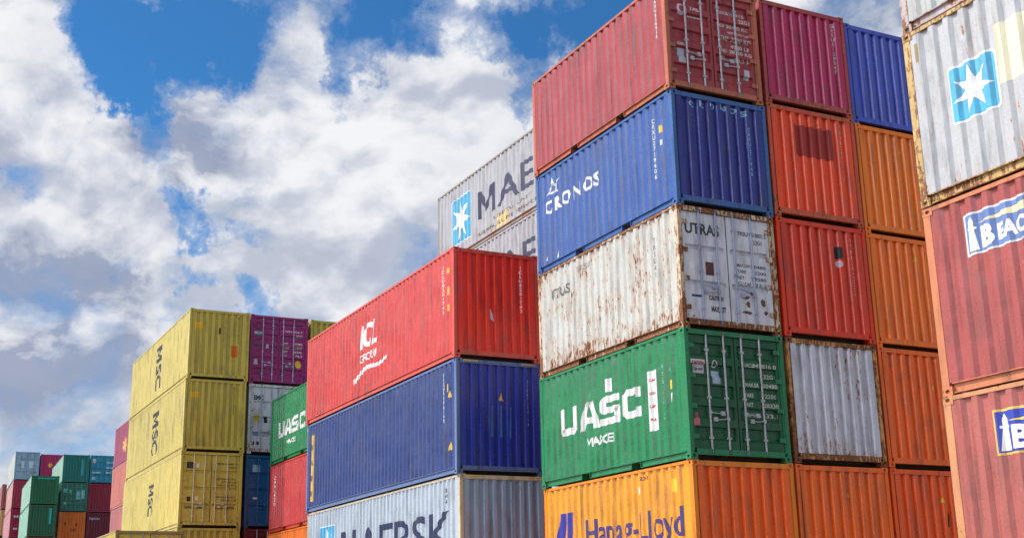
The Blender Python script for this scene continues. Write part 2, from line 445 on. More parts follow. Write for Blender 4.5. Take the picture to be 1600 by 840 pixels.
def m_hinge(L, H, side, i):
    def f():
        bm = bmesh.new(); z = 0.215 + (H - 0.345) * (0.10 + 0.267 * i)
        s = -1 if side else 1
        ya, yb = sorted((s * (W / 2 - 0.086), s * (W / 2 - 0.235)))
        box(bm, -L / 2 + 0.018, -L / 2 + 0.050, ya, yb, z - 0.045, z + 0.045)
        tube(bm, (-L / 2 + 0.018, s * (W / 2 - 0.105), z - 0.06), (-L / 2 + 0.018, s * (W / 2 - 0.105), z + 0.06), 0.016, 8)
        return done(bm, "hinge")
    return cached(('hinge', L, H, side, i), f)
def m_seal(L, H):
    def f():
        bm = bmesh.new(); c = W / 2 - LEAF[1]
        box(bm, -L / 2 + 0.062, -L / 2 + 0.10, -0.013, 0.013, 0.215, H - 0.13)
        for s in (-1, 1):
            a, b = sorted((s * (W / 2 - 0.123), s * (W / 2 - 0.134)))
            box(bm, -L / 2 + 0.062, -L / 2 + 0.10, a, b, 0.215, H - 0.13)
        return done(bm, "door_seal")
    return cached(('seal', L, H), f)

# ------------------------------------------------------------------ lettering and marks, laid over the corrugation they are painted on
def text_bm(s, bold=0.0, spacing=1.0, line=1.0, align='LEFT'):
    cu = bpy.data.curves.new("t", 'FONT'); cu.body = s; cu.size = 1.0; cu.offset = bold; cu.space_character = spacing; cu.space_line = line
    cu.align_x = align; cu.fill_mode = 'FRONT'; cu.resolution_u = 3
    o = bpy.data.objects.new("t", cu); COL.objects.link(o)
    dg = bpy.context.evaluated_depsgraph_get(); me = bpy.data.meshes.new_from_object(o.evaluated_get(dg))
    bm = bmesh.new(); bm.from_mesh(me)
    bpy.data.objects.remove(o); bpy.data.curves.remove(cu); bpy.data.meshes.remove(me)
    bmesh.ops.triangulate(bm, faces=bm.faces[:])
    return bm
def poly_bm(polys):
    bm = bmesh.new()
    for p in polys:
        vs = [bm.verts.new((x, y, 0)) for x, y in p]; bm.faces.new(vs)
    bmesh.ops.triangulate(bm, faces=bm.faces[:])
    return bm
def fit(bm, x0, x1, y0, y1):
    """scale the flat drawing into the box"""
    xs = [v.co.x for v in bm.verts]; ys = [v.co.y for v in bm.verts]
    if not xs: return bm
    a, b, c, d = min(xs), max(xs), min(ys), max(ys)
    for v in bm.verts:
        v.co.x = x0 + (v.co.x - a) / max(1e-6, b - a) * (x1 - x0); v.co.y = y0 + (v.co.y - c) / max(1e-6, d - c) * (y1 - y0)
    return bm
def cut(bm, axis, values):
    for t in values:
        no = Vector((1, 0, 0)) if axis == 0 else Vector((0, 1, 0))
        co = no * t
        bmesh.ops.bisect_plane(bm, geom=bm.verts[:] + bm.edges[:] + bm.faces[:], dist=1e-5, plane_co=co, plane_no=no)
def on_side(bm, L, lift=0.003, flat=False):
    """drawing coordinates: x = distance from the FAR end of the sunny side, y = height above the base"""
    pts = side_profile(L)
    for v in bm.verts: v.co.x = L / 2 - v.co.x
    xs = [v.co.x for v in bm.verts]; lo, hi = min(xs), max(xs)
    cut(bm, 0, [t for t, _ in pts if lo < t < hi])
    for v in bm.verts: x, z = v.co.x, v.co.y; v.co = (x, W / 2 - depth_at(pts, x) + lift, z)
    return bm
def on_end(bm, L, lift=0.003):
    """drawing coordinates: x = distance from the sunny side across the near corrugated end, y = height"""
    pts = end_profile()
    for v in bm.verts: v.co.x = W / 2 - v.co.x
    xs = [v.co.x for v in bm.verts]; lo, hi = min(xs), max(xs)
    cut(bm, 0, [t for t, _ in pts if lo < t < hi])
    for v in bm.verts: y, z = v.co.x, v.co.y; v.co = (-L / 2 + depth_at(pts, y) - lift, y, z)
    return bm
def on_door(bm, L, H, kind, lift=0.003):
    pts = door_z(kind, H)
    ys = [v.co.y for v in bm.verts]; lo, hi = min(ys), max(ys)
    cut(bm, 1, [t for t, _ in pts if lo < t < hi])
    for v in bm.verts: b, z = v.co.x, v.co.y; v.co = (-L / 2 + depth_at(pts, z) - lift, W / 2 - b, z)
    return bm
def rrect(x0, x1, y0, y1, r=0.06, n=4):
    p = []
    for cx, cy, a in ((x1 - r, y1 - r, 0), (x0 + r, y1 - r, 90), (x0 + r, y0 + r, 180), (x1 - r, y0 + r, 270)):
        for i in range(n + 1): t = rad(a + 90 * i / n); p.append((cx + r * math.cos(t), cy + r * math.sin(t)))
    return p
def star7(cx, cy, rx, ry, rot=90, k=0.40):
    p = []
    for i in range(14):
        t = rad(rot + i * 360 / 14); q = 1.0 if i % 2 == 0 else k
        p.append((cx + rx * q * math.cos(t), cy + ry * q * math.sin(t)))
    return [[(cx, cy), p[i], p[(i + 1) % 14]] for i in range(14)]
def strip(path, w):
    """thick polyline as quads"""
    out = []
    L_, R_ = [], []
    for i, (x, y) in enumerate(path):
        a = path[max(0, i - 1)]; b = path[min(len(path) - 1, i + 1)]; dx, dy = b[0] - a[0], b[1] - a[1]; l = math.hypot(dx, dy) or 1
        ww = w(i / (len(path) - 1)) if callable(w) else w
        L_.append((x - dy / l * ww / 2, y + dx / l * ww / 2)); R_.append((x + dy / l * ww / 2, y - dx / l * ww / 2))
    for i in range(len(path) - 1): out.append([L_[i], R_[i], R_[i + 1], L_[i + 1]])
    return out
def ring(cx, cy, rx, ry, w, n=20, a0=0, a1=360):
    return strip([(cx + rx * math.cos(rad(a0 + (a1 - a0) * i / n)), cy + ry * math.sin(rad(a0 + (a1 - a0) * i / n))) for i in range(n + 1)], w)

# ------------------------------------------------------------------ the container builder
SEEN = {'n': 0}
class Box_:
    pass
def container(u, v, z, L, H, color, label, group, end='wall', yaw=0.0, rust=0.12, edge=0.15, fade=0.35, frame_col=None,
              bar_col=None, seed=None, detail=True, side_col=None, far_end=True, end_rust=None):
    """near-left bottom corner at (u, v, z); yaw turns the far end to the right"""
    SEEN['n'] += 1; sd_ = SEEN['n'] if seed is None else seed
    a = rad(yaw + random.Random(SEEN['n'] * 7 + 3).uniform(-0.16, 0.16)); du, dv = (math.cos(a), math.sin(a)), (-math.sin(a), math.cos(a))
    cu_, cv_ = u + L / 2 * du[0] + W / 2 * dv[0], v + L / 2 * du[1] + W / 2 * dv[1]
    r = bpy.data.objects.new("shipping_container", None); COL.objects.link(r); r.empty_display_size = 0.3
    r.location = (cu_, -cv_, z); r.rotation_euler = (0, 0, -a)
    r['label'] = label; r['category'] = 'shipping container'; r['group'] = group
    mb = paint(color, rust if end_rust is None else end_rust, sd_, fade)
    ms = mb if side_col is None else paint(side_col, rust, sd_, fade)  # one paint split into a sunlit side tone and a shaded end tone
    mf = paint(frame_col or color, rust, sd_, fade, edge)
    obj("frame", m_frame(L, H), mf, r)
    for sx in (-1, 1):
        for sy in (-1, 1):
            for top in (0, 1):
                if not detail and sx == 1 and sy == -1: continue
                c = obj("corner_casting", m_casting(), mf, r)
                c.location = (sx * (L / 2 - 0.089), sy * (W / 2 - 0.081), (H - 0.0592) if top else 0.0592)
                c.scale = (-sx, sy, 1)
    B = Box_(); B.root = r; B.L = L; B.H = H; B.end = end; B.seed = sd_; B.rust = rust; B.mat = mb
    B.side = obj("side_panel", m_side(L, H, 1), ms, r)
    obj("side_panel", m_side(L, H, -1), mb, r)
    obj("roof", m_roof(L, H), mb, r)
    obj("floor", m_floor(L), WOOD, r)
    if end == 'wall':
        B.front = obj("end_wall", m_end(H, L, -1), mb, r)
    else:
        bc = bar_col or GALV
        B.doors = []
        for s in (0, 1):
            d = obj("door", m_door(end, H, L, s), mb, r); B.doors.append(d)
            for k in ((0, 1) if s == 0 else (2, 3)):
                obj("locking_bar", m_bar(H, L, k), bc, d)
                obj("handle", m_handle(L, k), bc, d)
            if detail:
                for i in range(4): obj("hinge", m_hinge(L, H, s, i), mf, d)
        obj("door_seal", m_seal(L, H), RUBBER, r)
    if far_end: obj("end_wall", m_end(H, L, 1), mb, r)
    return B
def ink(B, col): return paint(col, B.rust * 0.5, B.seed, 0.15, 0.0, 0.5)
def mark_side(B, bm, col, name="lettering", lift=0.003):
    me = done(on_side(bm, B.L, lift), name, False); return obj(name, me, ink(B, col), B.side)
def mark_end(B, bm, col, name="lettering", lift=0.003):
    if B.end == 'wall':
        me = done(on_end(bm, B.L, lift), name, False); return obj(name, me, ink(B, col), B.front)
    mx = sum(v.co.x for v in bm.verts) / max(1, len(bm.verts))
    me = done(on_door(bm, B.L, B.H, B.end, lift), name, False); return obj(name, me, ink(B, col), B.doors[0 if mx < W / 2 else 1])
WHITE, BLACK, NAVY, YEL, SKYB = (0.68, 0.68, 0.68), (0.02, 0.02, 0.025), (0.010, 0.018, 0.080), (0.80, 0.50, 0.03), (0.06, 0.38, 0.62)
def txt(s, x0, x1, y0, y1, bold=0.0, **kw): return fit(text_bm(s, bold, **kw), x0, x1, y0, y1)
def word_m(rest, x0, x1, z0, z1, frac, bold=0.012, st=0.20):
    """a word that begins with M: the M drawn as four strokes, the rest set in type"""
    xm = x0 + (x1 - x0) * frac * 0.86; w, h = xm - x0, z1 - z0
    def q(pts): return [(x0 + a * w, z0 + b * h) for a, b in pts]
    bm = txt(rest, x0 + (x1 - x0) * frac, x1, z0, z1, bold)
    for p in (q([(0, 0), (st, 0), (st, 0.62), (0, 1)]), q([(1 - st, 0), (1, 0), (1, 1), (1 - st, 0.62)]), q([(0, 1), (st, 0.62), (0.5, 0.12), (0.5, 0.42), (st * 1.15, 1)]), q([(0.5, 0.12), (1 - st, 0.62), (1, 1), (1 - st * 1.15, 1), (0.5, 0.42)])):
        bm.faces.new([bm.verts.new((a, b, 0)) for a, b in p])
    bmesh.ops.triangulate(bm, faces=bm.faces[:])
    return bm
def id_column(B, where, x, z1, z0, s, col=WHITE, w=0.075, bold=0.03):
    bm = fit(text_bm("\n".join(s), bold, align='CENTER', line=0.95), x - w / 2, x + w / 2, z0, z1)
    (mark_side if where == 'side' else mark_end)(B, bm, col, "serial_lettering")
def rect(x0, x1, y0, y1): return poly_bm([[(x0, y0), (x1, y0), (x1, y1), (x0, y1)]])
def tri_sign(B, where, x, z, s=0.13, col=YEL):
    (mark_side if where == 'side' else mark_end)(B, poly_bm([[(x - s / 2, z), (x + s / 2, z), (x, z + s * 1.2)]]), col, "warning_sticker")
#SPLIT
# ------------------------------------------------------------------ ground: one pale concrete sheet to the horizon
def ground():
    mt, t, b = new_mat("concrete_yard")
    tc = t.add('ShaderNodeTexCoord'); P = tc.outputs['Object']
    n = t.noise(P, 0.15, 6, 0.6); f = t.noise(P, 25.0, 5, 0.7)
    c = t.mix(t.step(n, 0.35, 0.65), (0.15, 0.147, 0.14), (0.22, 0.215, 0.205)); c = t.mix(t.step(f, 0.55, 0.7), c, (0.27, 0.265, 0.25))
    t.link(c, b.inputs['Base Color']); b.inputs['Roughness'].default_value = 0.9
    bm = bmesh.new(); vs = [bm.verts.new(p) for p in ((-6000, -6000, 0), (6000, -6000, 0), (6000, 6000, 0), (-6000, 6000, 0))]; bm.faces.new(vs)
    o = obj("ground", done(bm, "ground"), mt, None); o['kind'] = 'structure'
ground()

L20, L40 = 6.058, 12.192
def door_text(B, lines, col=WHITE, x0=1.45, x1=2.22, z1=2.02, dz=0.115, h=0.065, plate=None):
    """the block of weights and numbers on the right-hand leaf"""
    z = z1
    for a, b_ in lines:
        if a: mark_end(B, txt(a, x0, x0 + 0.055 * len(a), z - h, z, 0.02), col)
        if b_: mark_end(B, txt(b_, x1 - 0.075 * len(b_), x1, z - h, z, 0.02), col)
        z -= dz
WEIGHTS = [("MGW", "30480 KG"), ("", "67200 LB"), ("TARE", "2230 KG"), ("", "4920 LB"), ("NET", "28250 KG"), ("CU", "33.2 M")]

# ================================================================== tall twenty-foot block, three columns wide
GA = "twenty-foot containers stacked in the tall block"
# --- column at the corner
A5 = container(0.00, -0.03, 12.88, L20, 2.54, (0.36, 0.040, 0.052), "maroon container with ribbed doors, on top of the blue CRONOS container", GA, 'ribbed', rust=0.20, edge=0.30, fade=0.55, frame_col=(0.45, 0.12, 0.07))
mark_end(A5, poly_bm(ring(0.47, 1.93, 0.095, 0.105, 0.055) + [[(0.53, 1.84), (0.60, 1.80), (0.60, 1.86), (0.56, 1.90)]]), (0.70, 0.62, 0.80), "logo")
mark_end(A5, txt("TAL", 0.66, 0.93, 1.93, 2.03, 0.03), WHITE)
mark_end(A5, rect(0.64, 0.98, 1.78, 1.81), WHITE, "logo_underline")
mark_end(A5, rect(0.32, 0.50, 0.66, 1.00), (0.45, 0.50, 0.58), "data_plate"); mark_end(A5, txt("CSC", 0.30, 0.50, 1.06, 1.12, 0.03), WHITE)
mark_end(A5, rect(2.02, 2.16, 0.56, 0.80), (0.50, 0.55, 0.62), "data_plate")
door_text(A5, [("TAXU", "620915 1"), ("", "22G1")] + WEIGHTS, z1=2.12, dz=0.155, h=0.085, x1=2.26)
id_column(A5, 'side', L20 - 0.42, 2.30, 1.30, "TAXU620915")
# --- blue
A4 = container(0.02, 0.02, 10.36, L20, 2.515, (0.026, 0.036, 0.27), "blue CRONOS container with lettering on both faces, between the maroon and rusty white ones", GA, side_col=(0.030, 0.090, 0.32), rust=0.06, edge=0.22, fade=0.45, frame_col=(0.040, 0.12, 0.34))  # indigo end: the shade on it is put into the colour
mark_side(A4, txt("CRONOS", 0.42, 3.02, 1.40, 1.74, 0.035, spacing=1.25), WHITE)
mark_side(A4, poly_bm([[(0.52, 1.86), (0.82, 2.00), (0.66, 2.02)], [(0.82, 2.28), (0.90, 2.05), (0.74, 2.05)], [(0.90, 2.08), (1.18, 2.16), (0.92, 1.98)], [(0.98, 1.98), (1.12, 1.82), (0.86, 1.90)]] + ring(0.80, 1.98, 0.15, 0.11, 0.055)), WHITE, "logo")
mark_side(A4, poly_bm([[(0.90, 0.22), (1.06, 0.22), (0.98, 0.40)]]), WHITE, "sticker"); mark_side(A4, poly_bm([[(0.35, 0.28), (0.47, 0.28), (0.45, 0.44)]]), WHITE, "sticker")
id_column(A4, 'side', L20 - 0.75, 2.10, 0.75, "CRXU2719406"); mark_side(A4, rect(L20 - 0.53, L20 - 0.44, 1.70, 1.86), YEL, "sticker"); mark_side(A4, rect(L20 - 0.51, L20 - 0.45, 1.42, 1.54), WHITE, "sticker")
_c = "CRONOS"
for i, ch in enumerate(_c):
    x = 0.44 + i * 0.27; z = 2.20 + 0.05 * math.sin(math.pi * i / 5); mark_end(A4, txt(ch, x, x + 0.16, z, z + 0.13, 0.03), (0.30, 0.55, 0.80))
id_column(A4, 'end', 1.96, 1.95, 0.85, "CRXU271940", (0.25, 0.50, 0.80))
# --- rusty white
A3 = container(0.03, 0.00, 7.78, L20, 2.575, (0.66, 0.68, 0.76), "rust-stained white container with flat panel doors, between the blue and the green one", GA, 'flat3', side_col=(0.52, 0.52, 0.49), end_rust=0.42, rust=0.72, edge=0.35, fade=0.25, bar_col=paint((0.34, 0.38, 0.55), 0.25, 91, 0.2), frame_col=(0.62, 0.52, 0.40))  # lavender doors carry the bluish shade in their colour
mark_side(A3, txt("UTRAS", 0.62, 1.50, 1.80, 2.04, 0.03), (0.12, 0.11, 0.10)); mark_side(A3, txt("TRSU", 1.9, 2.5, 2.16, 2.30, 0.02), (0.22, 0.20, 0.18))
id_column(A3, 'side', L20 - 0.95, 2.10, 1.25, "TRSU41", (0.15, 0.14, 0.15), 0.09)
mark_end(A3, txt("UTRAS", 0.20, 1.05, 1.98, 2.22, 0.03), (0.05, 0.05, 0.05)); mark_end(A3, rect(0.66, 0.86, 1.14, 1.42), (0.10, 0.025, 0.02), "torn_sticker")
mark_end(A3, poly_bm([[(0.31 + 0.06 * math.cos(rad(a)), 1.30 + 0.085 * math.sin(rad(a))) for a in range(0, 360, 24)]]), (0.80, 0.80, 0.80), "round_sticker")
mark_end(A3, rect(0.28, 0.52, 0.66, 0.71), (0.04, 0.05, 0.22), "sticker"); mark_end(A3, txt("CAUTION", 0.70, 1.05, 0.62, 0.72, 0.05), (0.05, 0.04, 0.04)); mark_end(A3, txt("MAX 30T", 0.74, 1.10, 0.38, 0.50, 0.05), (0.05, 0.04, 0.04))
mark_end(A3, txt("TRSU", 1.50, 1.78, 2.08, 2.17, 0.03), (0.08, 0.08, 0.10)); mark_end(A3, txt("418802 5", 1.86, 2.24, 2.08, 2.17, 0.02), (0.08, 0.08, 0.10)); mark_end(A3, txt("22G1", 1.90, 2.12, 1.92, 2.01, 0.02), (0.08, 0.08, 0.10))
door_text(A3, [("MAX GW", "30480"), ("TARE", "2200"), ("NET", "28280"), ("CU CAP", "33.2")], (0.08, 0.08, 0.12), z1=1.47, dz=0.13, h=0.07, x1=2.18)
for i_, (x, z, w, h) in enumerate(((1.52, 0.72, .20, .10), (1.60, 0.55, .14, .14), (1.50, 0.40, .28, .09), (1.98, 0.60, .16, .16), (2.05, 0.42, .12, .10), (1.72, 0.82, .10, .07))):
    random.seed(40 + i_); mark_end(A3, poly_bm([[(x + w * .5 * (1 + random.uniform(.5, 1.1) * math.cos(rad(a))), z + h * .5 * (1 + random.uniform(.5, 1.2) * math.sin(rad(a)))) for a in range(0, 360, 20)]]), (0.16, 0.06, 0.02), "rust_patch", 0.002)
# --- green
A2 = container(0.00, -0.02, 5.19, L20, 2.585, (0.005, 0.095, 0.032), "large green UASC container with ribbed doors, between the rusty white and the orange one", GA, 'ribbed', side_col=(0.010, 0.200, 0.070), rust=0.10, edge=0.24, fade=0.30, frame_col=(0.012, 0.19, 0.07))  # doors in a darker green than the side, shade painted in
def uasc(B, x0, x1, z0, z1):
    w = x1 - x0; k = w / 3.46; st = 0.21 * k; h = z1 - z0; sv = 0.21 * h / 0.62
    def P_(pts): return [(x0 + a * k, z0 + b * h) for a, b in pts]
    q = []
    q += [P_([(0, .12), (.22, .12), (.22, 1), (0, 1)]), P_([(0, .12), (.12, 0), (.66, 0), (.66, .26), (.22, .26)]), P_([(0.56, .20), (.78, .12), (.78, 1), (.56, 1)]), P_([(.60, 0), (.70, 0), (.78, .12), (.56, .26)])]       # U
    q += [P_([(.86, 0), (1.08, 0), (1.36, 1), (1.14, 1)]), P_([(1.14, 1), (1.36, 1), (1.46, 1), (1.22, .75)]), P_([(1.30, 1), (1.52, 1), (1.74, 0), (1.50, 0)]), P_([(1.12, .22), (1.50, .22), (1.45, .44), (1.18, .44)])]  # A
    q += [P_([(1.80, .82), (1.92, 1), (2.60, 1), (2.60, .76), (2.02, .76)]), P_([(1.80, .50), (2.02, .60), (2.02, .76), (1.80, .82)]), P_([(1.80, .50), (1.90, .39), (2.46, .39), (2.56, .61), (2.02, .61)]), P_([(2.56, .61), (2.40, .50), (2.40, .20), (2.64, .16), (2.64, .50)]), P_([(1.80, 0), (2.54, 0), (2.64, .16), (2.40, .24), (1.80, .24)])]  # S
    q += [P_([(2.72, .15), (2.94, .24), (2.94, .76), (2.72, .85)]), P_([(2.72, .85), (2.84, 1), (3.46, 1), (3.46, .66), (3.26, .66), (3.26, .76), (2.94, .76)]), P_([(2.72, .15), (2.84, 0), (3.46, 0), (3.46, .34), (3.26, .34), (3.26, .24), (2.94, .24)])]  # C
    for p in q: pass
    mark_side(B, poly_bm(q), WHITE)
uasc(A2, 0.92, 4.38, 1.08, 1.70)
mark_side(A2, rect(2.98, 3.20, 1.78, 2.07), WHITE, "logo")
mark_side(A2, word_m("ASCEI", 2.10, 3.24, 0.70, 0.90, 0.24, 0.03, 0.24), WHITE)
mark_side(A2, rect(4.64, 4.99, 0.70, 1.93), WHITE, "notice_panel")
for i in range(4): mark_side(A2, txt(["FULL", "LIFT", "LOAD", "CARE"][i], 4.71, 4.93, 0.90 + 0.27 * i, 0.96 + 0.27 * i, 0.05), (0.45, 0.02, 0.04), "lettering", 0.006)
id_column(A2, 'side', L20 - 0.86, 1.98, 0.85, "UACU3428160"); id_column(A2, 'side', L20 - 0.60, 2.15, 1.66, "22G1"); mark_side(A2, rect(L20 - 0.64, L20 - 0.52, 1.44, 1.62), YEL, "sticker"); mark_side(A2, poly_bm([[(L20 - 0.62, 1.36), (L20 - 0.52, 1.36), (L20 - 0.56, 1.16)]]), WHITE, "sticker")
mark_end(A2, rect(0.15, 0.49, 1.70, 1.97), (0.62, 0.62, 0.66), "sign_plate"); mark_end(A2, txt("CAUTION", 0.18, 0.46, 1.87, 1.93, 0.05), (0.35, 0.02, 0.03), "lettering", 0.006); mark_end(A2, txt("9FT 6IN HIGH", 0.18, 0.46, 1.75, 1.81, 0.03), (0.03, 0.03, 0.12), "lettering", 0.006)
mark_end(A2, poly_bm(ring(0.73, 1.90, 0.055, 0.065, 0.022)), WHITE, "logo"); mark_end(A2, rect(0.65, 0.84, 1.50, 1.76), (0.40, 0.55, 0.72), "data_plate")
mark_end(A2, rect(0.15, 0.29, 0.66, 0.92), (0.60, 0.16, 0.18), "warning_sticker")
door_text(A2, [("UACU", "342816 0"), ("", "22G1"), ("MAX.GR", "30480"), ("TARE", "2250"), ("NET", "28230"), ("CU.CAP", "33.1")], (0.62, 0.68, 0.60), z1=1.97, dz=0.20, h=0.085, x1=2.25)
# --- orange with the line's name
A1 = container(0.02, 0.01, 2.60, L20, 2.585, (0.90, 0.130, 0.008), "golden orange Hapag-Lloyd container with blue logo, under the green UASC one", GA, side_col=(0.74, 0.29, 0.014), frame_col=(0.76, 0.22, 0.012), rust=0.10, edge=0.12, fade=0.18)  # redder end and golden side: shade and sunlight put into the colours
mark_side(A1, poly_bm([[(0.72, 1.96), (1.02, 1.96), (0.86, 1.30), (0.98, 1.30), (0.90, 1.05), (0.40, 1.05)], [(1.08, 1.96), (1.34, 1.96), (1.20, 1.38), (1.36, 1.38), (1.30, 1.05), (1.02, 1.05)]]), (0.03, 0.03, 0.30), "logo")
mark_side(A1, txt("Hapag-Lloyd", 1.88, 5.62, 0.98, 1.74, 0.012), (0.05, 0.03, 0.16))
mark_side(A1, rect(5.30, 5.46, 2.02, 2.28), YEL, "sticker"); mark_side(A1, poly_bm([[(4.1 + .06 * math.cos(rad(a)), 2.16 + .08 * math.sin(rad(a))) for a in range(0, 360, 30)]]), WHITE, "round_sticker")
mark_side(A1, txt("22G1", 4.15, 4.45, 2.36, 2.44, 0.03), (0.10, 0.04, 0.02))
# --- second column
B5 = container(0.04, 2.53, 13.03, L20, 2.49, (0.46, 0.016, 0.105), "magenta red container with a corrugated end wall, top of the second column", GA, rust=0.16, edge=0.35, fade=0.45, frame_col=(0.40, 0.05, 0.06))
id_column(B5, 'end', 2.12, 2.30, 1.05, "GESU5120347", WHITE, 0.08)
B4 = container(0.03, 2.52, 10.42, L20, 2.59, (0.90, 0.075, 0.012), "bright red container with a darker painted-over patch, below the magenta red one", GA, rust=0.15, edge=0.48, fade=0.25, frame_col=(0.60, 0.07, 0.03))
mark_end(B4, rect(0.72, 1.80, 1.48, 2.20), (0.36, 0.018, 0.012), "painted_over_patch", 0.002)
id_column(B4, 'end', 2.03, 2.35, 1.05, "TRLU2893175", WHITE, 0.08)
B3 = container(0.02, 2.52, 7.81, L20, 2.59, (0.72, 0.042, 0.008), "dark red container with a black square and a pink round sticker on its end", GA, rust=0.12, edge=0.20, fade=0.22)
mark_end(B3, rect(1.52, 1.82, 1.84, 2.10), (0.012, 0.012, 0.012), "black_sticker"); mark_end(B3, poly_bm([[(1.66 + .085 * math.cos(rad(a)), 1.72 + .075 * math.sin(rad(a))) for a in range(0, 360, 24)]]), (0.80, 0.55, 0.62), "round_sticker")
id_column(B3, 'end', 2.02, 2.30, 1.00, "TTNU3047729", (0.75, 0.6, 0.6), 0.075)
B2 = container(0.02, 2.51, 5.20, L20, 2.59, (0.60, 0.61, 0.70), "white corrugated container with rusty lower half, between a dark red and an orange one", GA, rust=0.60, edge=0.45, fade=0.20, frame_col=(0.60, 0.30, 0.10))
B1 = container(0.04, 2.52, 2.60, L20, 2.585, (0.92, 0.150, 0.008), "orange container at the foot of the second column, beside the Hapag-Lloyd one's end", GA, rust=0.06, edge=0.10, fade=0.22)
tri_sign(B1, 'end', 1.35, 1.95, 0.10)
# --- third column
C5 = container(0.10, 5.03, 12.95, L20, 2.50, (0.060, 0.100, 0.55), "violet blue container with pale streaks, top of the third column next to the sky", GA, rust=0.05, edge=0.05, fade=0.65)
C4 = container(0.06, 5.02, 10.37, L20, 2.575, (0.94, 0.215, 0.008), "light orange container directly below the violet blue one", GA, rust=0.05, edge=0.10, fade=0.25)
tri_sign(C4, 'end', 1.33, 2.05, 0.10)
C3 = container(0.06, 5.02, 7.79, L20, 2.575, (0.94, 0.185, 0.008), "orange container in the middle of the third column, beside the dark red one's end", GA, rust=0.06, edge=0.10, fade=0.22)
tri_sign(C3, 'end', 1.42, 2.05, 0.10)
C2 = container(0.05, 5.02, 5.20, L20, 2.585, (0.92, 0.140, 0.008), "deep orange container beside the rusting white one's end", GA, rust=0.06, edge=0.10, fade=0.18)
tri_sign(C2, 'end', 1.50, 1.72, 0.10)
C1 = container(0.05, 5.03, 2.60, L20, 2.585, (0.90, 0.110, 0.008), "red orange container with a black scrape, lowest visible in the third column", GA, rust=0.08, edge=0.12, fade=0.15)
tri_sign(C1, 'end', 1.42, 1.90, 0.09); mark_end(C1, poly_bm([[(1.48, 1.40), (1.58, 1.36), (1.62, 1.62), (1.55, 1.80), (1.50, 1.62)]]), (0.015, 0.012, 0.012), "black_scrape", 0.002)
for i, (v, c) in enumerate(((0.0, (0.30, 0.05, 0.04)), (2.52, (0.04, 0.10, 0.30)), (5.02, (0.60, 0.12, 0.02)))):
    container(0.02, v, 0.0, L20, 2.59, c, ["maroon container on the ground under the Hapag-Lloyd one", "dark blue container on the ground under the second column", "orange container on the ground under the third column"][i], GA, rust=0.15, detail=False)

# ================================================================== nearest stack at the right edge
GC = "containers stacked in the nearest stack"
def maersk_star(B, x0, x1, z0, z1):
    mark_side(B, poly_bm([rrect(x0 - .035, x1 + .035, z0 - .035, z1 + .035, 0.07)]), (0.74, 0.76, 0.78), "logo", 0.003)
    mark_side(B, poly_bm([rrect(x0, x1, z0, z1, 0.05)]), SKYB, "logo", 0.006)
    mark_side(B, poly_bm(star7((x0 + x1) / 2, (z0 + z1) / 2, (x1 - x0) * .46, (z1 - z0) * .47, 96)), (0.82, 0.82, 0.82), "logo", 0.009)
cu0, cv0 = -7.911 - L20, -1.508
K4 = container(cu0 - 0.01, cv0 + 0.03, 10.20, L20, 2.59, (0.42, 0.43, 0.43), "grey container with a sky blue star sign, topmost at the right edge", GC, rust=0.35, edge=0.35, fade=0.2, frame_col=(0.42, 0.38, 0.42))
maersk_star(K4, 0.62, 1.40, 0.30, 1.10)
K3 = container(cu0, cv0, 7.60, L20, 2.59, (0.44, 0.45, 0.48), "large white container with a sky blue star sign, above the two pink ones", GC, rust=0.50, edge=0.40, fade=0.15, frame_col=(0.52, 0.38, 0.16))
maersk_star(K3, 0.74, 1.50, 0.98, 1.74)
mark_side(K3, rect(1.56, 2.05, 1.22, 2.05), (0.70, 0.66, 0.48), "painted_over_patch", 0.002)
mark_side(K3, word_m("AERSK", 2.02, 5.2, 1.02, 1.78, 0.19), NAVY)
mark_side(K3, rect(0.20, 0.26, 2.10, 2.38), (0.30, 0.20, 0.07), "rust_patch", 0.002)
def beacon(B, x0, z0, z1, w, edge_col, bcol, beam):
    x1 = x0 + w; h = z1 - z0
    mark_side(B, rect(x0, x1, z0, z1), edge_col, "sign_panel", 0.003)
    mark_side(B, rect(x0 + .03, x1 - .03, z0 + .03, z1 - .03), bcol, "sign_panel", 0.006)
    mark_side(B, poly_bm([[(x0 + .22, z0 + h * .72), (x1 - .06, z0 + h * .60), (x1 - .06, z0 + h * .92)]]), beam, "light_beam", 0.008)
    mark_side(B, poly_bm([[(x0 + .07, z0 + .05), (x0 + .23, z0 + .05), (x0 + .19, z0 + h * .58), (x0 + .11, z0 + h * .58)], [(x0 + .08, z0 + h * .58), (x0 + .22, z0 + h * .58), (x0 + .22, z0 + h * .64), (x0 + .08, z0 + h * .64)],
                          [(x0 + .11, z0 + h * .64), (x0 + .19, z0 + h * .64), (x0 + .19, z0 + h * .78), (x0 + .15, z0 + h * .90), (x0 + .11, z0 + h * .78)]]), (0.80, 0.80, 0.78), "lighthouse_emblem", 0.009)
    mark_side(B, txt("B", x0 + .27, x0 + .50, z0 + .06, z0 + h * .62, 0.05), (0.82, 0.82, 0.82), "lettering", 0.010)
    mark_side(B, txt("EACON", x0 + .54, x1 - .12, z0 + .09, z0 + h * .55, 0.05), (0.82, 0.82, 0.82), "lettering", 0.010)
K2 = container(cu0 + 0.01, cv0 + 0.02, 5.00, L20, 2.59, (0.36, 0.082, 0.078), "pink red container with a faded BEACON sign, under the white one", GC, rust=0.14, edge=0.22, fade=0.50, frame_col=(0.55, 0.20, 0.10))
beacon(K2, 0.66, 1.74, 2.31, 1.55, (0.66, 0.66, 0.70), (0.12, 0.20, 0.46), (0.72, 0.66, 0.40))
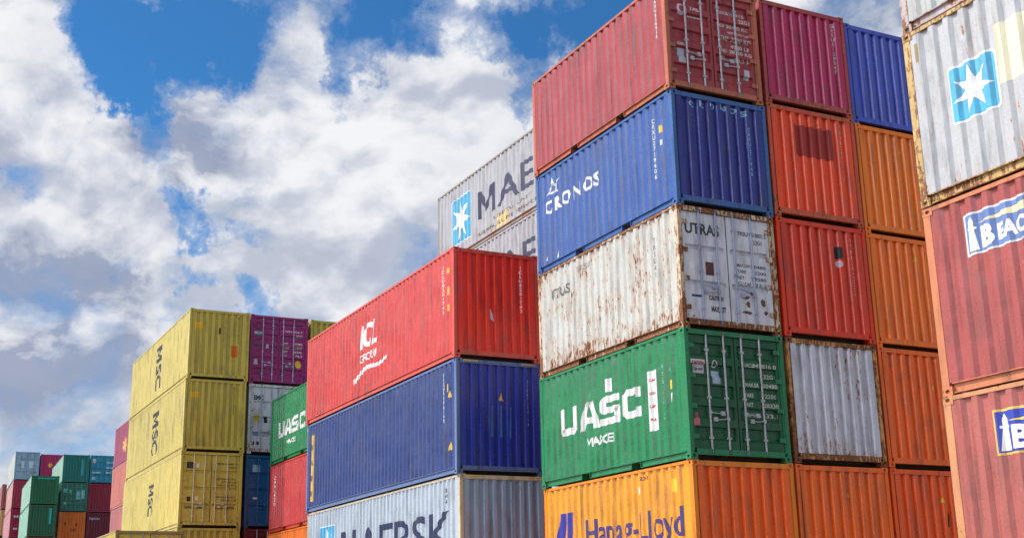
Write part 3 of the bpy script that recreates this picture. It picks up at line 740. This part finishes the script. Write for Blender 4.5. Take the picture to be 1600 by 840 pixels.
K1 = container(cu0 - 0.01, cv0 - 0.01, 2.41, L20, 2.585, (0.40, 0.110, 0.095), "pink red container with a bright blue BEACON sign edged in yellow", GC, rust=0.24, edge=0.35, fade=0.60, frame_col=(0.56, 0.25, 0.12))
beacon(K1, 0.79, 1.72, 2.29, 1.55, (0.80, 0.48, 0.10), (0.03, 0.05, 0.38), (0.82, 0.62, 0.06))
K0 = container(cu0, cv0, 0.0, L20, 2.40, (0.30, 0.10, 0.08), "brown container on the ground under the two BEACON ones", GC, rust=0.2, detail=False)

# ================================================================== forty-foot stack in the middle
GB = "forty-foot containers stacked in the middle"
M3 = container(8.18, -1.30, 8.65, L40, 2.89, (0.84, 0.048, 0.020), "long red ICL container with a white wave under the letters", GB, side_col=(0.60, 0.042, 0.034), rust=0.05, edge=0.08, fade=0.35, frame_col=(0.66, 0.09, 0.06))
def slant(bm, k):
    zs = [v.co.y for v in bm.verts]; z0 = min(zs)
    for v in bm.verts: v.co.x += (v.co.y - z0) * k
    return bm
mark_side(M3, slant(txt("ICL", 5.20, 6.62, 1.52, 2.26, 0.03), 0.18), WHITE)
mark_side(M3, slant(txt("GROUP", 5.15, 6.60, 1.12, 1.36, 0.02), 0.18), WHITE)
mark_side(M3, poly_bm(strip([(4.68 + 2.78 * i / 24, 0.72 + 0.30 * (i / 24) * 0.9 + 0.085 * math.sin(i / 24 * 2 * math.pi * 1.15 - 1.1)) for i in range(25)], lambda t: 0.15 - 0.05 * t)), WHITE, "wave_emblem")
id_column(M3, 'side', L40 - 0.74, 2.55, 1.25, "ICLU8201743"); mark_side(M3, rect(L40 - 0.48, L40 - 0.38, 2.28, 2.42), YEL, "sticker"); mark_side(M3, rect(L40 - 0.47, L40 - 0.38, 1.70, 1.92), (0.80, 0.45, 0.10), "sticker"); mark_side(M3, rect(L40 - 0.47, L40 - 0.38, 1.28, 1.45), YEL, "sticker")
id_column(M3, 'end', 1.93, 2.55, 1.30, "ICLU8201743", (0.80, 0.66, 0.72), 0.075)
mark_end(M3, poly_bm([[(1.02, 1.22), (1.06, 1.36), (1.13, 1.18), (1.15, 1.02), (1.06, 1.08)]]), WHITE, "scuff", 0.002)
M2 = container(8.19, -1.25, 5.755, L40, 2.885, (0.030, 0.045, 0.36), "long navy blue container with a tall yellow strip at its far end", GB, side_col=(0.012, 0.038, 0.185), rust=0.05, edge=0.10, fade=0.35, frame_col=(0.10, 0.16, 0.36))
mark_side(M2, rect(0.42, 0.64, 0.34, 2.50), (0.80, 0.48, 0.05), "yellow_strip")
for i, s_ in enumerate(("HIGH", "CUBE", "9-6", "HIGH")): mark_side(M2, txt(s_, 0.46, 0.60, 0.50 + 0.5 * i, 0.68 + 0.5 * i, 0.03), (0.10, 0.05, 0.03), "lettering", 0.006)
id_column(M2, 'side', L40 - 0.80, 2.60, 1.35, "FSCU9306148"); mark_side(M2, rect(L40 - 0.60, L40 - 0.52, 2.10, 2.30), YEL, "sticker"); tri_sign(M2, 'side', L40 - 0.44, 0.62, 0.18); tri_sign(M2, 'side', L40 - 0.46, 1.95, 0.14)
id_column(M2, 'end', 2.02, 2.42, 1.25, "FSCU9306148", (0.35, 0.45, 0.75), 0.075); tri_sign(M2, 'end', 1.26, 1.86, 0.17)
for x in (1.00, 1.25, 1.52): mark_end(M2, poly_bm([[(x - .05, 0.95), (x + .03, 0.9), (x + .055, 1.75), (x - .02, 1.72)]]), (0.05, 0.16, 0.50), "faded_streak", 0.002)
for (z, k) in ((M3, 0), (M2, 1)): pass
def chevron(B, x0, x1, z=None, where='end'):
    zc = B.H - 0.045
    n = 8; bm = bmesh.new()
    for i in range(n):
        a = x0 + (x1 - x0) * i / n; b_ = a + (x1 - x0) / n * 0.5; s = 0.02
        vs = [bm.verts.new((-B.L / 2 + 0.0035, W / 2 - p, q)) for p, q in ((a, zc - .03), (b_, zc - .03), (b_ + s, zc + .02), (a + s, zc + .02))]; bm.faces.new(vs)
    obj("warning_stripes", done(bm, "warning_stripes", False), paint(YEL, 0.1, B.seed, 0.1), B.front)
chevron(M2, 0.20, 0.62); chevron(M2, 1.85, 2.26)
M1 = container(8.18, -1.18, 2.865, L40, 2.885, (0.30, 0.40, 0.56), "long pale grey MAERSK container with rusty corner post, under the navy one", GB, side_col=(0.40, 0.46, 0.54), rust=0.10, edge=0.40, fade=0.2, frame_col=(0.58, 0.50, 0.36))  # bluer end tone, skylit shade painted into it
maersk_star(M1, 1.34, 2.76, 0.95, 2.32)
mark_side(M1, word_m("AERSK", 3.36, 11.64, 0.95, 2.06, 0.19), NAVY)
chevron(M1, 0.22, 0.52); chevron(M1, 1.92, 2.26)
door_like = [("22", 2.60), ("G1", 2.46), ("45", 2.32)]
for s_, z in door_like: mark_side(M1, txt(s_, L40 - 1.0, L40 - 0.78, z - .09, z, 0.05), (0.03, 0.03, 0.10))
mark_side(M1, txt("9", L40 - 0.66, L40 - 0.58, 2.34, 2.46, 0.05), (0.05, 0.05, 0.10)); mark_side(M1, txt("6", L40 - 0.66, L40 - 0.60, 1.98, 2.14, 0.05), (0.05, 0.05, 0.10)); tri_sign(M1, 'side', L40 - 0.62, 1.60, 0.16, (0.80, 0.62, 0.25))
container(8.19, -1.22, 0.0, L40, 2.86, (0.10, 0.16, 0.30), "slate blue container on the ground under the long MAERSK one", GB, rust=0.15, detail=False)

# ================================================================== grey pair behind the tall block
GD = "forty-foot containers behind the tall block"
N2 = container(6.19, 2.70, 13.93, L40, 2.62, (0.37, 0.39, 0.42), "pale grey MAERSK container high behind the maroon one, against the sky", GD, rust=0.30, edge=0.30, fade=0.2, frame_col=(0.26, 0.26, 0.24))  # frame colour darkened to paint in the shadow line along the top
maersk_star(N2, 1.18, 2.68, 0.52, 2.08)
mark_side(N2, word_m("AERSK", 3.25, 10.9, 0.86, 1.80, 0.19), NAVY)
mark_side(N2, txt("BELARUS LINE SERVICES", 3.2, 7.6, 0.30, 0.42, 0.02), (0.12, 0.10, 0.06)); mark_side(N2, txt("RENTAL UNIT", 4.3, 7.0, 0.55, 0.66, 0.02), (0.12, 0.10, 0.06)); mark_side(N2, rect(4.6, 5.4, 0.18, 0.62), (0.62, 0.50, 0.24), "rust_wash", 0.002)
N1 = container(6.19, 2.72, 11.31, L40, 2.61, (0.37, 0.39, 0.42), "pale grey container with dark letters, just showing under the high MAERSK one", GD, rust=0.20, edge=0.25, fade=0.2)
mark_side(N1, word_m("AERSK", 3.25, 10.9, 0.96, 1.90, 0.19), NAVY)

# ================================================================== yellow block further back
GE = "containers in the yellow block"
YC = (0.64, 0.52, 0.14)
def msc(B, x0, x1, z0, z1):
    bm = word_m("SC", 0.0, 2.2, 0.0, 0.75, 0.42, 0.03, 0.26)
    bmesh.ops.rotate(bm, verts=bm.verts, cent=(0, 0, 0), matrix=Matrix.Rotation(rad(-90), 3, 'Z'))
    mark_side(B, fit(bm, x0, x1, z0, z1), (0.03, 0.035, 0.05))
def yellow(u, v, z, H, label, end='wall', k=0, **kw): return container(u, v, z, L40, H, tuple(c * (1 - 0.05 * k) for c in (0.54, 0.44, 0.075)), label, GE, end, side_col=tuple(c * (1 - 0.05 * k) for c in YC), rust=0.14, edge=0.20, fade=0.25, **kw)  # olive ends against lighter sides: shade put into the end colour
E4 = yellow(29.34, -3.37, 11.73, 2.83, "topmost yellow MSC container, with an orange sticker on its end"); msc(E4, 5.70, 6.85, 0.50, 2.42)
mark_end(E4, rect(0.20, 0.58, 2.02, 2.30), YEL, "sticker"); mark_end(E4, rect(1.70, 1.98, 0.95, 1.42), (0.62, 0.16, 0.02), "orange_sticker"); mark_end(E4, rect(1.18, 1.26, 1.85, 2.10), BLACK, "black_mark"); id_column(E4, 'end', 1.98, 2.60, 1.50, "MSCU7018329", (0.10, 0.09, 0.03), 0.08)
E3 = yellow(29.35, -3.42, 8.85, 2.87, "second yellow MSC container from the top, above the one with flat panel doors", k=1); msc(E3, 5.85, 7.05, 0.52, 2.36)
mark_end(E3, rect(0.22, 0.56, 2.12, 2.34), YEL, "sticker"); id_column(E3, 'end', 1.95, 2.60, 1.50, "MSCU7018330", (0.10, 0.09, 0.03), 0.08); mark_side(E3, rect(11.2, 11.5, 1.0, 1.15), YEL, "sticker")
E2 = yellow(29.34, -3.45, 5.93, 2.91, "yellow MSC container with flat panel doors and black stickers", 'flat4', bar_col=paint((0.66, 0.60, 0.40), 0.2, 77, 0.2)); msc(E2, 6.00, 7.00, 0.85, 2.15)
for (x0, x1, z0, z1, c) in ((0.25, 0.50, 2.25, 2.50, BLACK), (0.30, 0.45, 0.98, 1.16, BLACK), (0.62, 0.74, 2.28, 2.46, WHITE), (0.62, 0.72, 1.02, 1.18, WHITE)): mark_end(E2, rect(x0, x1, z0, z1), c, "sticker")
door_text(E2, [("MSCU", "218840 3"), ("", "45G1")], BLACK, z1=2.50, dz=0.14, h=0.08); door_text(E2, WEIGHTS[:3], BLACK, z1=1.90, dz=0.12, h=0.07); door_text(E2, WEIGHTS[:2], BLACK, z1=1.20, dz=0.12, h=0.07)
for i, x in enumerate((0.22, 0.62, 1.42, 1.86)): mark_end(E2, txt(["CAUTION", "WARNING", "CAUTION", "NOTICE"][i], x, x + 0.30, 0.70, 0.80, 0.05), BLACK)
E1 = yellow(29.36, -3.46, 3.03, 2.89, "yellow container with a corrugated end, lowest visible in the yellow column", k=1)
yellow(29.35, -3.46, 0.10, 2.92, "yellow container on the ground at the foot of the yellow column", k=2, detail=False)
Q4 = container(29.62, -0.82, 11.72, L40, 2.88, (0.30, 0.014, 0.165), "purple container with ribbed doors and a round yellow sticker, beside the topmost yellow one", GE, 'ribbed', rust=0.06, edge=0.08, fade=0.3, bar_col=paint((0.42, 0.40, 0.62), 0.1, 55, 0.2))
mark_end(Q4, rect(0.17, 0.50, 2.06, 2.18), (0.45, 0.70, 0.80), "sticker"); mark_end(Q4, rect(0.18, 0.34, 0.80, 1.04), (0.55, 0.50, 0.60), "sticker"); mark_end(Q4, poly_bm([[(2.06 + .13 * math.cos(rad(a)), 0.90 + .17 * math.sin(rad(a))) for a in range(0, 360, 24)]]), YEL, "round_sticker"); mark_end(Q4, rect(0.68, 0.80, 1.52, 1.66), (0.6, 0.6, 0.8), "sticker")
door_text(Q4, [("TGHU", "914420 7"), ("", "45G1"), ("", ""), ("MGW", "30480"), ("TARE", "3900"), ("NET", "26580"), ("CU", "76.3")], z1=2.32, dz=0.17, h=0.09)
Q3 = container(29.60, -0.80, 8.87, L40, 2.84, (0.58, 0.66, 0.74), "pale blue white container with flat panel doors, under the purple one", GE, 'flat4', rust=0.25, edge=0.35, fade=0.2, bar_col=paint((0.40, 0.46, 0.58), 0.3, 56, 0.2))
mark_end(Q3, txt("EMC", 0.22, 0.62, 2.18, 2.38, 0.05), (0.02, 0.10, 0.12)); mark_end(Q3, rect(0.24, 0.46, 1.30, 1.58), (0.66, 0.56, 0.06), "sticker"); mark_end(Q3, rect(0.66, 0.80, 1.26, 1.52), BLACK, "sticker"); mark_end(Q3, rect(0.22, 0.46, 0.72, 0.88), (0.16, 0.32, 0.55), "sticker")
mark_end(Q3, rect(0.20, 0.30, 0.36, 0.50), BLACK, "sticker"); mark_end(Q3, rect(0.38, 0.48, 0.36, 0.50), BLACK, "sticker")
Q2 = container(29.62, -0.82, 5.95, L40, 2.88, (0.015, 0.11, 0.30), "dark blue container with flat panel doors, in the shaded gap beside the yellow one", GE, 'flat4', rust=0.10, edge=0.15, fade=0.3, bar_col=paint((0.03, 0.15, 0.32), 0.1, 57, 0.2))
mark_end(Q2, rect(0.30, 0.60, 2.20, 2.48), (0.35, 0.55, 0.70), "sticker"); mark_end(Q2, rect(0.34, 0.56, 1.12, 1.20), WHITE, "sticker")
Q1 = container(29.60, -0.80, 3.04, L40, 2.89, (0.16, 0.025, 0.025), "dark brown red container at the foot of the shaded gap", GE, 'ribbed', rust=0.15, edge=0.2)
container(29.60, -0.80, 0.12, L40, 2.90, (0.10, 0.10, 0.11), "charcoal container on the ground under the dark brown red one", GE, rust=0.1, detail=False)
R4 = yellow(29.63, 1.75, 11.70, 2.89, "yellow container right of the purple one, peeping over the long red one", k=1)

# twenty-foot stack between the yellow block and the middle stack
GF = "twenty-foot containers in front of the yellow block"
F3 = container(22.35, -0.18, 8.24, L20, 2.585, (0.010, 0.210, 0.070), "small green UASC container seen between the pale blue doors and the long red one", GF, rust=0.06, edge=0.1, fade=0.2)
uasc(F3, 0.95, 4.41, 0.95, 1.55); mark_side(F3, word_m("ASCEI", 2.10, 3.20, 0.58, 0.76, 0.24, 0.03, 0.24), WHITE); mark_side(F3, rect(4.70, 4.95, 0.70, 1.9), WHITE, "notice_panel")
F2 = container(22.36, -0.15, 5.64, L20, 2.585, (0.55, 0.045, 0.045), "scratched red container directly below the small green UASC one", GF, rust=0.25, edge=0.25, fade=0.60)
id_column(F2, 'side', 0.60, 2.15, 1.02, "CAXU620", (0.80, 0.68, 0.70), 0.13)
F1 = container(22.35, -0.18, 3.03, L20, 2.59, (0.78, 0.170, 0.014), "orange container just showing below the scratched red one", GF, rust=0.05, edge=0.1, fade=0.2)
container(22.35, -0.18, 0.35, L20, 2.59, (0.20, 0.22, 0.24), "grey container on the ground under the just showing orange one", GF, rust=0.1, detail=False)
# low stack in front of the yellow one, doors facing us
YF = container(26.39, -6.22, 2.98, L20, 2.60, (0.64, 0.47, 0.06), "yellow container whose door tops just rise over the lower left edge", GE, 'flat4', rust=0.15, edge=0.3, fade=0.2, frame_col=(0.30, 0.22, 0.05), bar_col=paint((0.30, 0.30, 0.40), 0.2, 58, 0.2))
container(26.39, -6.22, 0.35, L20, 2.60, (0.15, 0.14, 0.12), "dark container on the ground under the yellow door tops", GE, rust=0.15, detail=False)

# ================================================================== stack behind the yellow block
GG = "containers behind the yellow block"
def pix(s): return s
G3 = container(51.66, -0.38, 12.00, L40, 2.585, (0.36, 0.050, 0.120), "plum red container with a yellow star emblem, behind the yellow block", GG, rust=0.06, fade=0.45)
mark_side(G3, poly_bm(star7(3.6, 1.15, 0.95, 0.55, 90, 0.45)), (0.80, 0.48, 0.12), "star_emblem")
G2 = container(51.67, -0.40, 9.40, L40, 2.585, (0.58, 0.17, 0.13), "salmon pink container below the plum red one", GG, rust=0.14, fade=0.55)
G1 = container(51.66, -0.38, 6.80, L40, 2.585, (0.52, 0.15, 0.15), "dusty pink container below the salmon pink one, left of the yellow block", GG, rust=0.14, fade=0.55)

# ================================================================== far cluster on the left, turned by a couple of degrees
GH = "containers in the far cluster"
def far(u, v, z, H, col, label, end='wall', L=L40, yaw=2.2, **kw): return container(u, v, z, L, H, col, label, GH, end, yaw=yaw, detail=False, rust=kw.pop('rust', 0.08), **kw)  # pale far sides hold both sunlight and fading in their colour
H1a = far(122.3, -1.03, 17.40, 2.98, (0.26, 0.42, 0.62), "pale blue container with flat doors, top left corner of the far cluster", 'flat4', side_col=(0.55, 0.58, 0.52))
mark_end(H1a, rect(0.62, 0.95, 1.3, 2.0), (0.55, 0.75, 0.78), "sticker"); mark_end(H1a, rect(1.4, 1.85, 1.3, 2.0), (0.55, 0.75, 0.78), "sticker")
H1b = far(122.3, -1.03, 14.40, 2.98, (0.38, 0.025, 0.075), "crimson container under the pale blue far one, its side pale pink", side_col=(0.60, 0.34, 0.30))
H1c = far(122.3, -1.03, 11.40, 2.98, (0.33, 0.02, 0.07), "crimson container with two white marks, second below the pale blue far one", side_col=(0.60, 0.28, 0.30))
mark_end(H1c, rect(0.30, 0.85, 2.1, 2.32), (0.55, 0.50, 0.75), "sticker"); mark_end(H1c, rect(0.35, 0.75, 0.85, 1.05), (0.60, 0.50, 0.65), "sticker")
H2a = far(122.5, 1.55, 17.35, 2.87, (0.52, 0.020, 0.150), "bright magenta container with a yellow dot, between the pale blue and the teal one")
mark_end(H2a, poly_bm([[(0.98 + .22 * math.cos(rad(a)), 1.72 + .25 * math.sin(rad(a))) for a in range(0, 360, 30)]]), (0.85, 0.50, 0.08), "round_sticker")
H3a = far(107.7, 2.00, 15.73, 2.69, (0.004, 0.175, 0.165), "teal container with a pale turquoise stripe, on top of the far cluster", side_col=(0.36, 0.56, 0.46))
mark_end(H3a, rect(1.72, 1.92, 0.75, 2.25), (0.06, 0.42, 0.46), "turquoise_stripe")
H3b = far(107.7, 2.02, 12.95, 2.77, (0.02, 0.17, 0.12), "dark green container with cluttered doors, below the teal one", 'ribbed', bar_col=paint((0.10, 0.40, 0.42), 0.1, 59, 0.2))
for (x0, x1, z0, z1) in ((0.2, 0.6, 1.85, 2.2), (0.75, 0.95, 1.8, 2.1), (1.4, 1.75, 1.2, 2.0), (1.85, 2.15, 1.3, 2.1), (0.3, 0.5, 0.7, 0.95)): mark_end(H3b, rect(x0, x1, z0, z1), (0.20, 0.58, 0.62), "sticker")
H3c = far(107.7, 1.98, 10.20, 2.74, (0.78, 0.185, 0.022), "bright orange container with dark smudges, at the foot of the far cluster", rust=0.20)
for (x, z, w, h) in ((0.5, 1.5, .22, .3), (1.5, 1.45, .26, .25), (1.1, 0.95, .45, .22)): mark_end(H3c, rect(x, x + w, z, z + h), (0.42, 0.08, 0.01), "smudge", 0.002)
H4a = far(108.3, 4.62, 15.80, 2.72, (0.01, 0.30, 0.46), "cyan container with flat doors, rightmost on top of the far cluster", 'flat4', bar_col=paint((0.02, 0.20, 0.36), 0.1, 60, 0.2))
mark_end(H4a, rect(0.20, 0.55, 1.95, 2.35), (0.75, 0.75, 0.80), "sticker")
for (x0, x1, z0, z1) in ((1.5, 2.2, 1.95, 2.1), (1.5, 2.2, 1.45, 1.6), (0.2, 1.0, 0.95, 1.12), (1.5, 2.0, 0.95, 1.12), (0.2, 0.6, 0.35, 0.6)): mark_end(H4a, rect(x0, x1, z0, z1), (0.45, 0.68, 0.80), "sticker")
H4b = far(108.3, 4.60, 12.98, 2.80, (0.30, 0.010, 0.045), "wine red container below the cyan one")
H4c = far(108.3, 4.62, 10.20, 2.77, (0.16, 0.008, 0.030), "dark wine container with a white label, below the wine red one")
mark_end(H4c, txt("HJCU", 0.25, 1.20, 2.05, 2.30, 0.05), (0.55, 0.50, 0.75))
I2 = far(103.4, -1.21, 13.22, 2.62, (0.008, 0.135, 0.060), "dark green container with a turquoise bar along its top, upper of the green pair", side_col=(0.34, 0.56, 0.44))
mark_end(I2, rect(0.55, 2.15, 2.32, 2.46), (0.02, 0.42, 0.38), "turquoise_bar")
I1 = far(103.4, -1.23, 10.28, 2.92, (0.010, 0.115, 0.055), "dark green container with an upright turquoise stripe, lower of the green pair", side_col=(0.30, 0.54, 0.42))
mark_end(I1, rect(1.78, 1.98, 1.20, 2.62), (0.03, 0.45, 0.45), "turquoise_stripe")
I0 = far(103.4, -1.21, 7.50, 2.76, (0.50, 0.08, 0.02), "rust orange container under the green pair, only its top edge showing")
J2 = far(135.6, -0.95, 15.40, 2.90, (0.38, 0.13, 0.13), "reddish container end on behind the far cluster, farthest left")
J1 = far(135.6, -0.95, 12.45, 2.92, (0.66, 0.50, 0.24), "cream yellow container below the farthest left reddish one")
